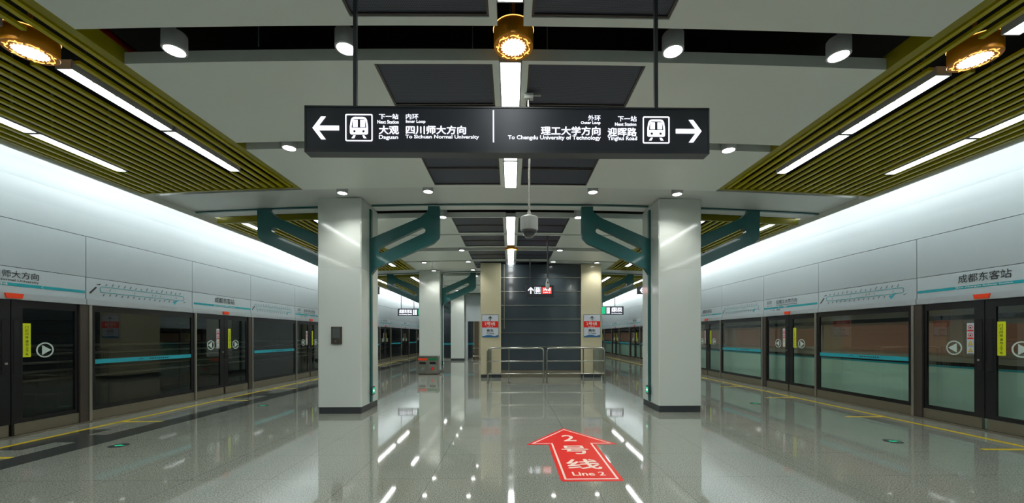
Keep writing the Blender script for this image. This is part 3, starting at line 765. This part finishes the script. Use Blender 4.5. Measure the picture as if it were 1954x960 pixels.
def icon(cx, cz, h, F4_, Z=lambda p: p):
    """train front in a rounded square, h = half size"""
    m = MB()
    S = lambda pts: [(cx+x*h, cz+y*h) for x, y in pts]
    add = lambda polys: m.mesh(shape2d([S(p) for p in polys], .003), F4_)
    add([rnd(rect(-1, 1, -1, 1), .12), rnd(rect(-.92, .92, -.92, .92), .08)])
    n = 12
    body = rnd([(-.66, -.5), (.66, -.5), (.66, .1), (.56, .78), (-.56, .78), (-.66, .1)], [.14, .14, .1, .34, .34, .1])
    inner = rnd([(-.54, -.02), (.54, -.02), (.54, .1), (.46, .64), (-.46, .64), (-.54, .1)], [.02, .02, .05, .2, .2, .05])
    lights = [[(sx_+.1*math.cos(2*PI*i/n), -.27+.1*math.sin(2*PI*i/n)) for i in range(n)] for sx_ in (-.33, .33)]
    add([body, inner]+lights)
    add([rect(-.44, -.1, .05, .56)]); add([rect(.1, .44, .05, .56)])
    add([[(-.55, -.78), (-.35, -.78), (-.25, -.58), (-.4, -.58)]]); add([[(.55, -.78), (.35, -.78), (.25, -.58), (.4, -.58)]])
    return m
hs = (sx(712)-sx(660))/2
link('train_icon', icon(sx(686), sz(245.5), hs, F4), 'white_led', t)
link('train_icon', icon(sx(1252.5), sz(247), hs, F4), 'white_led', t)
def arrow(cx, cz, w, h, d, F4_):
    """arrow with swept barbs; d=-1 points left"""
    pts = [(1, 0), (.35, 1), (0, 1), (.52, .2), (-1, .2), (-1, -.2), (.52, -.2), (0, -1), (.35, -1)]
    return MB().mesh(shape2d([[(cx+d*x*w/2, cz+y*h/2) for x, y in pts]], .003), F4_)
link('arrow', arrow(sx(622.7), sz(246.5), sx(648)-sx(597.4), sz(225)-sz(268), -1, F4), 'white_led', t)
link('arrow', arrow(sx(1314.5), sz(249), sx(1339)-sx(1290), sz(228)-sz(271), 1, F4), 'white_led', t)

# dome camera
CY = 4.7; cx = px(1010, 430, CY)[0]
t = thing('dome_camera', (cx, CY, H+1.13), 'grey dome security camera hanging on a long thin pipe', 'camera')
z = lambda v: px(1010, v, CY)[1]
link('hanging_pipe', MB().tube([(cx, CY, z(404)), (cx, CY, PZ-.001)], .014, 12).tube([(cx+.012, CY-.02, z(300)), (cx+.012, CY-.02, z(390))], .004, 6), 'steel', t)
link('pipe_clamp', MB().box(cx-.05, cx+.05, CY-.03, CY+.03, PZ-.06, PZ-.001).box(cx+.05, cx+.14, CY-.01, CY+.01, PZ-.02, PZ), 'camgrey', t)
link('housing', MB().lathe((cx, CY), [(0, z(403)), (.02, z(404)), (.026, z(410)), (.04, z(411.5)), (.092, z(414)), (.106, z(416.5)), (.106, z(438)), (.1, z(440)), (.085, z(441)), (0, z(441))]), 'camgrey', t)
dr = .088; link('dome', MB().lathe((cx, CY), [(.077*math.cos(a*PI/20), z(441)-.001-dr*math.sin(a*PI/20)) for a in range(11)]), 'domeglass', t)
link('trim_ring', MB().lathe((cx, CY), [(.09, z(441)), (.094, z(443)), (.08, z(444.5)), (.076, z(443))]), 'plinth', t)
# far bullet camera on its pole
CY = 11.3; cx = px(1045, 520, CY)[0]
t = thing('pole_camera', (cx, CY, px(1045, 552, CY)[1]), 'small pale camera at the foot of a black ceiling pole', 'camera')
z = lambda v: px(1045, v, CY)[1]
link('pole', MB().tube([(cx, CY, z(534)), (cx, CY, PZ-drop(cx)+.02)], .018, 10).box(cx-.03, cx+.03, CY-.03, CY+.03, PZ-.05, PZ-drop(cx)-.003), 'plinth', t)
link('shell', MB().lathe((cx, CY), [(0, z(531)), (.02, z(532)), (.045, z(537)), (.058, z(543)), (.056, z(550)), (.03, z(552)), (0, z(552))], 16), 'camgrey', t)
link('lens', MB().lathe((cx, CY-.055), [(0, z(538)), (.014, z(539)), (.014, z(541)), (0, z(542))], 10), 'black', t)

# small lit sign before the dark wall
LY = 14.5
t = thing('line_sign', (px(1028, 554, LY)[0], LY, px(1028, 566, LY)[1]), 'small black hanging sign with white arrow, train icon and red Line 2 square', 'sign')
g = lambda u, v: px(u, v, LY)
link('sign_box', MB().box(g(1003, 0)[0], g(1057, 0)[0], LY, LY+.1, g(0, 566)[1], g(0, 543)[1]), 'signbox', t)
for u in (1012, 1048):
    link('hanging_rod', MB().tube([(g(u, 0)[0], LY+.05, g(0, 543)[1]+.001), (g(u, 0)[0], LY+.05, PZ-drop(1.3)-.004)], .012, 8), 'plinth', t)
F4 = frame4((0, LY-.004, 0), (1, 0, 0), (0, 0, 1))
up = [(0, 1), (.85, .15), (.85, -.25), (.18, .35), (.18, -1), (-.18, -1), (-.18, .35), (-.85, -.25), (-.85, .15)]
cx, cz = g(1013, 554.3); h = (g(1032.6, 0)[0]-g(1020, 0)[0])/2
link('arrow', MB().mesh(shape2d([[(cx+x*h, cz+y*h) for x, y in up]], .003), F4), 'white_led', t)
link('train_icon', icon(g(1026.3, 0)[0], cz, h, F4), 'white_led', t)
sq = link('red_square', MB().box(g(1035, 0)[0], g(1052.5, 0)[0], LY-.005, LY-.001, cz-h, cz+h), 'red_led', t)
b = MB(); F5 = frame4((0, LY-.007, 0), (1, 0, 0), (0, 0, 1)); xa, xb = g(1036.5, 0)[0], g(1051, 0)[0]
fit(b, text2d('2号线', .02), F5, xa, xb, cz-.02, cz+h*.75); fit(b, text2d('Line 2', .02), F5, xa+.02, xb-.02, cz-h*.75, cz-.05)
link('lettering', b, 'white_led', sq)

# ------------------------------------------------------------------ escalator house: dark wall between beige piers
BY = 15.4
def bx(u): return px(u, 600, BY)[0]
x0, x1, x2, x3 = bx(917), bx(956), bx(1109), bx(1147.5)
top = lambda x: PZ-drop(x)-.012
for i, (a, d) in enumerate(((x0, x1), (x2, x3))):
    o = thing('stone_pier', ((a+d)/2, BY+.9, 0), 'beige polished pier %s the dark panelled wall' % ('on the unlit track side of' if i == 0 else 'on the train side of'), 'pier', 'beige piers', 'thing')
    link('pier_shaft', MB().bbox(a, d, BY, BY+1.7, .13, top(max(abs(a), abs(d)))), 'beige', o)
    link('plinth', MB().bbox(a+.01, d-.01, BY+.01, BY+1.69, 0, .128), 'plinth', o)
o = thing('panelled_wall', ((x1+x2)/2, BY+.15, 0), 'dark blue-grey panelled wall with steel strips between beige piers', 'wall', None, 'thing')
zs = [.27, 1.19, 1.73, 2.27, 2.81, 3.35, 3.89, top(2.7)]
b = MB()
for za, zb_ in zip(zs[:-1], zs[1:]): b.box(x1+.002, x2-.002, BY+.12, BY+.2, za+.012, zb_-.012)
link('dark_panel', b, 'bluegrey', o)
b = MB()
for z_ in zs[1:-1]: b.box(x1+.004, x2-.004, BY+.105, BY+.19, z_-.011, z_+.011)
link('steel_strip', b, 'steel', o)
link('base_trim', MB().box(x1+.003, x2-.003, BY+.08, BY+.2, 0, .09).box(x1+.003, x2-.003, BY+.10, BY+.2, .095, .275), 'steel_b', o)
link('side_strip', MB().box(x1+.11, x1+.14, BY+.09, BY+.118, 1.9, top(.5)-.03), 'steel_b', o)
link('core', MB().box(x1+.003, x2-.003, BY+.21, BY+1.69, 0, top(2.7)), 'joint', o)
# plates on the piers
for i, (ua, ub) in enumerate(((919.5, 951.5), (1113.5, 1145.5))):
    xa, xb = bx(ua), bx(ub); zb_, zt_ = px(930, 643.5, BY)[1], px(930, 600, BY)[1]
    hh = zt_-zb_
    t = thing('line_plate', ((xa+xb)/2, BY-.01, zb_), 'white, red and blue Line 2 plate on the beige pier %s' % ('nearest the unlit track' if i == 0 else 'nearest the train'), 'sign', 'Line 2 plates on the piers')
    link('plate', MB().box(xa, xb, BY-.02, BY-.001, zb_, zt_), 'signw', t)
    fr = MB()
    for q in ((xa, xa+.012, zb_, zt_), (xb-.012, xb, zb_, zt_), (xa, xb, zt_-.012, zt_)): fr.box(q[0], q[1], BY-.024, BY-.0205, q[2], q[3])
    link('border', fr, 'tick', t)
    rr_ = link('red_field', MB().box(xa+.012, xb-.012, BY-.023, BY-.0205, zt_-hh*.575, zt_-hh*.30), 'red', t)
    F4 = frame4((0, BY-.026, 0), (1, 0, 0), (0, 0, 1)); b = MB(); W = xb-xa
    fit(b, text2d('2号线', .02), F4, xa+.16*W, xb-.2*W, zt_-hh*.49, zt_-hh*.33); fit(b, text2d('Line 2', .02), F4, xa+.3*W, xb-.34*W, zt_-hh*.56, zt_-hh*.51)
    link('white_lettering', b, 'white', rr_)
    b = MB(); cx, cz, h = (xa+xb)/2, zt_-hh*.17, hh*.1
    b.mesh(shape2d([[(cx+x*h, cz+y*h) for x, y in up]], .002), F4)
    fit(b, text2d('乘车', .02), F4, xa+.28*W, xb-.3*W, zt_-hh*.77, zt_-hh*.65); fit(b, text2d('To Trains', .015), F4, xa+.28*W, xb-.28*W, zt_-hh*.87, zt_-hh*.80)
    link('lettering', b, 'text', t)
    b = MB().mesh(shape2d([[(xa+.012, zb_), (xb-.012, zb_), (xb-.012, zb_+hh*.10), (xa+.75*W, zb_+hh*.05), (xa+.5*W, zb_+hh*.095), (xa+.3*W, zb_+hh*.09), (xa+.012, zb_+hh*.035)]], .003), frame4((0, BY-.022, 0), (1, 0, 0), (0, 0, 1)))
    link('blue_wave', b, 'blue', t)
# stainless barrier
GY = 13.65
gx = lambda u: px(u, 700, GY)[0]
def guard(ua, um, ub, corner, lab):
    xa, xm, xb = gx(ua), gx(um), gx(ub)
    t = thing('guard_rail', ((xa+xb)/2, GY, 0), lab, 'railing', 'stainless guard rails before the dark wall')
    b = MB(); r = .028
    pts = [(xa, GY, .02), (xa, GY, 1.10), (xa+.03, GY, 1.17), (xa+.10, GY, 1.20), (xb-.10, GY, 1.20), (xb-.03, GY, 1.17), (xb, GY, 1.10), (xb, GY, .02)]
    b.tube(pts, r, 12); link('outer_tube', b, 'steel', t)
    link('post', MB().tube([(xm, GY, .02), (xm, GY, 1.18)], .022, 10), 'steel', t)
    for z_ in (.75, .32): link('cross_rail', MB().tube([(xa+.02, GY, z_), (xb-.02, GY, z_)], .02, 10), 'steel', t)
    for x in (xa, xm, xb): link('foot', MB().cyl((x, GY), .05, 0, .02, 16), 'steel_b', t)
    xs = corner
    b = MB().tube([(xs, GY+.06, 1.16), (xs, BY-.08, 1.16)], .02, 10).tube([(xs, GY+.06, .3), (xs, BY-.08, .3)], .02, 10).tube([(xs, BY-.08, .0), (xs, BY-.08, 1.18)], .02, 10).tube([(xs, GY+.06, .0), (xs, GY+.06, 1.18)], .02, 10)
    link('side_frame', b, 'steel', t)
    b = MB(); y = GY+.14
    while y < BY-.12: b.tube([(xs, y, .3), (xs, y, 1.16)], .012, 6); y += .085
    link('side_bars', b, 'steel', t)
    return t
guard(930.5, 971, 1037, gx(930.5)+.03, 'stainless guard rail before the dark wall, unlit track half')
guard(1043.5, 1113, 1153.5, gx(1153.5)-.03, 'stainless guard rail before the dark wall, train half')

# litter bin before the second column
t = thing('recycling_bin', (-3.55, 17.0, 0), 'two-part stainless litter bin at the foot of a white column', 'bin')
xa, xb = px(797, 700, 16.8)[0], px(835, 700, 16.8)[0]; xm = (xa+xb)/2
link('bin_body', MB().bbox(xa, xb, 16.8, 17.28, .03, .70, .02), 'steel_b', t)
link('bin_top', MB().bbox(xa-.015, xb+.015, 16.78, 17.29, .70, .78, .02), 'steel', t)
for i, (a, d, m_) in enumerate(((xa, xm, 'orange'), (xm, xb, 'greenlbl'))):
    dr = link('bin_door', MB().box(a+.03, d-.03, 16.785, 16.799, .08, .56), 'steel', t)
    link('label_strip', MB().box(a+.03, d-.03, 16.785, 16.799, .60, .69), m_, t)
    link('opening', MB().box(a+.08, d-.08, 16.780, 16.784, .44, .53), 'slot', dr)
    n = 16; link('badge', MB().mesh(shape2d([[((a+d)/2+.06*math.cos(2*PI*k/n), .25+.06*math.sin(2*PI*k/n)) for k in range(n)]], .002), frame4((0, 16.782, 0), (1, 0, 0), (0, 0, 1))), 'red' if i else 'lgranite', dr)

# far end: white wall with a doorway, dark glass partition behind the third column
EY = 26.85
t = thing('end_partition', (-1.5, EY, 0), 'white partition with a tall doorway beyond the beige pier', 'partition', None, 'thing')
link('white_panel', MB().box(-3.08, 3.0, EY, EY+.1, 2.62, 4.36).box(-1.9, 3.0, EY, EY+.1, 0, 2.618), 'wall', t)
link('door_jamb', MB().box(-3.08, -2.9, EY-.02, EY-.001, 0, 2.61).box(-3.08, -2.9, EY, EY+.1, 0, 2.61), 'lip', t)
t = thing('dark_glass_partition', (-4.2, EY+1.2, 0), 'dark glass partition with a cyan band far behind the third column', 'partition', None, 'thing')
link('dark_pane', MB().box(-5.0, -2.62, EY+1.2, EY+1.25, .1, 4.3), 'bluegrey', t)
link('cyan_band', MB().box(-5.0, -2.62, EY+1.17, EY+1.199, 1.02, 1.14), 'cyan', t)
link('base_rail', MB().box(-5.0, -2.62, EY+1.15, EY+1.25, 0, .098), 'steel', t)
link('brown_leaf', MB().box(-2.6, -2.25, EY+1.2, EY+1.25, 0, 4.3), 'door', t)
link('beige_leaf', MB().box(-2.24, -1.6, EY+1.0, EY+1.25, 0, 4.3), 'beige', t)
t = thing('cart', (-2.3, EY+.6, 0), 'small metal cart in the far doorway', 'cart')
link('frame', MB().tube([(-2.6, EY+.5, .25), (-2.6, EY+.5, .8), (-1.95, EY+.5, .8), (-1.95, EY+.5, .25), (-2.6, EY+.5, .25)], .02, 8).tube([(-2.6, EY+.8, .25), (-1.95, EY+.8, .25)], .02, 8), 'steel', t)
for x in (-2.55, -2.0): link('wheel', MB().tube([(x-.02, EY+.5, .09), (x+.02, EY+.5, .09)], .09, 14), 'black', t)
link('tray', MB().box(-2.6, -1.95, EY+.5, EY+.8, .26, .30), 'steel_b', t)

# far hanging signs over the platform edges
def far_sign(s):
    Y = 25.0
    t = thing('exit_sign', (s*5.9, Y, 3.1), 'lit white and green hanging sign far away, over the %s' % ('unlit track side' if s < 0 else 'train side'), 'sign', 'far lit signs')
    if s > 0: a, d = px(1147, 592, Y)[0], px(1187, 592, Y)[0]
    else: a, d = px(762, 592, Y)[0], px(806, 592, Y)[0]
    zb_, zt_ = px(970, 599.5, Y)[1], px(970, 586 if s > 0 else 590, Y)[1]
    if s < 0: zb_ = px(970, 601.5, Y)[1]
    link('sign_box', MB().box(a-.1, d+.1, Y, Y+.12, zb_-.04, zt_+.04), 'signbox', t)
    F4 = frame4((0, Y-.004, 0), (1, 0, 0), (0, 0, 1)); w_ = d-a
    q = (lambda f: a+f*w_)
    if s > 0: gr, mi, tx = (0, .22), (.27, .43), (.5, 1)
    else: gr, mi, tx = (.83, 1.0), (.6, .78), (0, .55)
    link('green_field', MB().box(q(gr[0]), q(gr[1]), Y-.006, Y-.001, zb_, zt_), 'green_led', t)
    b = MB()
    n = 3
    for k in range(n): b.box(q(mi[0]+(mi[1]-mi[0])*k/n), q(mi[0]+(mi[1]-mi[0])*(k+.6)/n), Y-.006, Y-.001, zb_+.03, zt_-.03)
    fit(b, text2d('成都东客站', .014), F4, q(tx[0]), q(tx[1]), zb_+.13, zt_-.01); fit(b, text2d('East Railway Station', .014), F4, q(tx[0]), q(tx[1]), zb_, zb_+.08)
    link('lettering', b, 'white_led', t)
    for x in (a+.1, a+.9): link('hanging_rod', MB().tube([(x, Y+.06, zt_+.041), (x, Y+.06, PZ-drop(x))], .02, 8), 'plinth', t)
far_sign(-1); far_sign(1)
def mid_sign(s):
    Y = 15.0
    t = thing('direction_sign', (s*5.5, Y, 3.2), 'black hanging direction sign half hidden behind the near column, %s' % ('unlit track side' if s < 0 else 'train side'), 'sign', 'half hidden direction signs')
    a, d = (px(1217, 555, Y)[0], px(1217, 555, Y)[0]+1.6) if s > 0 else (px(723, 555, Y)[0]-1.6, px(723, 555, Y)[0])
    zb_, zt_ = px(970, 561, Y)[1], px(970, 547, Y)[1]
    link('sign_box', MB().box(a, d, Y, Y+.1, zb_, zt_), 'signbox', t)
    F4 = frame4((0, Y-.004, 0), (1, 0, 0), (0, 0, 1)); zc = (zb_+zt_)/2
    if s > 0: link('arrow', arrow(a+.2, zc, .24, .2, -1, F4), 'white_led', t)
    else: link('arrow', arrow(a+.2, zc, .24, .2, -1, F4), 'white_led', t)
    link('train_icon', icon(a+.5, zc, .1, F4), 'white_led', t)
    for x in (a+.5, d-.5): link('hanging_rod', MB().tube([(x, Y+.05, zt_+.001), (x, Y+.05, PZ-drop(x)+.012)], .014, 8), 'plinth', t)
mid_sign(-1); mid_sign(1)

# ------------------------------------------------------------------ red floor arrow and floor lights
t = thing('floor_arrow', (.9, 5.4, 0), 'big red floor arrow with white Line 2 lettering', 'floor decal')
cx = .9
P = [(cx-.35, 4.38), (cx+.35, 4.38), (cx+.35, 5.87), (cx+.68, 5.87), (cx, 6.92), (cx-.68, 5.87), (cx-.35, 5.87)]
link('red_field', MB().mesh(shape2d([rnd(P, [.04, .04, 0, .02, .03, .02, 0])], .002), frame4((0, 0, .0012), (1, 0, 0), (0, 1, 0))), 'red', t)
o = [(cx-.305, 4.43), (cx+.305, 4.43), (cx+.305, 5.915), (cx+.60, 5.915), (cx, 6.83), (cx-.60, 5.915), (cx-.305, 5.915)]
i_ = [(cx-.28, 4.455), (cx+.28, 4.455), (cx+.28, 5.94), (cx+.555, 5.94), (cx, 6.785), (cx-.555, 5.94), (cx-.28, 5.94)]
F4 = frame4((0, 0, .0035), (1, 0, 0), (0, 1, 0))
link('outline', MB().mesh(shape2d([o, i_], .0015), F4), 'decalw', t)
b = MB()
fit(b, text2d('2', .014), F4, cx-.10, cx+.10, 6.05, 6.42); fit(b, text2d('号', .02), F4, cx-.19, cx+.19, 5.38, 5.80)
fit(b, text2d('线', .02), F4, cx-.21, cx+.21, 4.77, 5.16); fit(b, text2d('Line 2', .02), F4, cx-.19, cx+.19, 4.55, 4.68)
link('lettering', b, 'decalw', t)
for s in (-1, 1):
    p0 = None
    for k in range(6):
        y = 2.55+3.4*k
        if p0 is None:
            t = p0 = thing('floor_light', (s*5.78, y, 0), 'x', 'floor light', 'round green exit lights in the floor')
            link('rim', MB().lathe((s*5.78, y), [(.12, 0), (.12, .003), (.10, .004), (.10, .0)], 28), 'plinth', t)
            g_ = link('dark_glass', MB().cyl((s*5.78, y), .10, 0, .003, 28), 'signbox', t)
            link('green_arrow', MB().mesh(shape2d([[(-.07, 0), (0, .05), (0, .02), (.07, .02), (.07, -.02), (0, -.02), (0, -.05)]], .001), frame4((s*5.78, y, .004), (1, 0, 0), (0, 1, 0))), 'green_led', g_)
        else: t = dup(p0); t.location.y = y
        t['label'] = 'round green floor exit light, %s along the %s side' % (ORD[k], 'unlit track' if s < 0 else 'train')
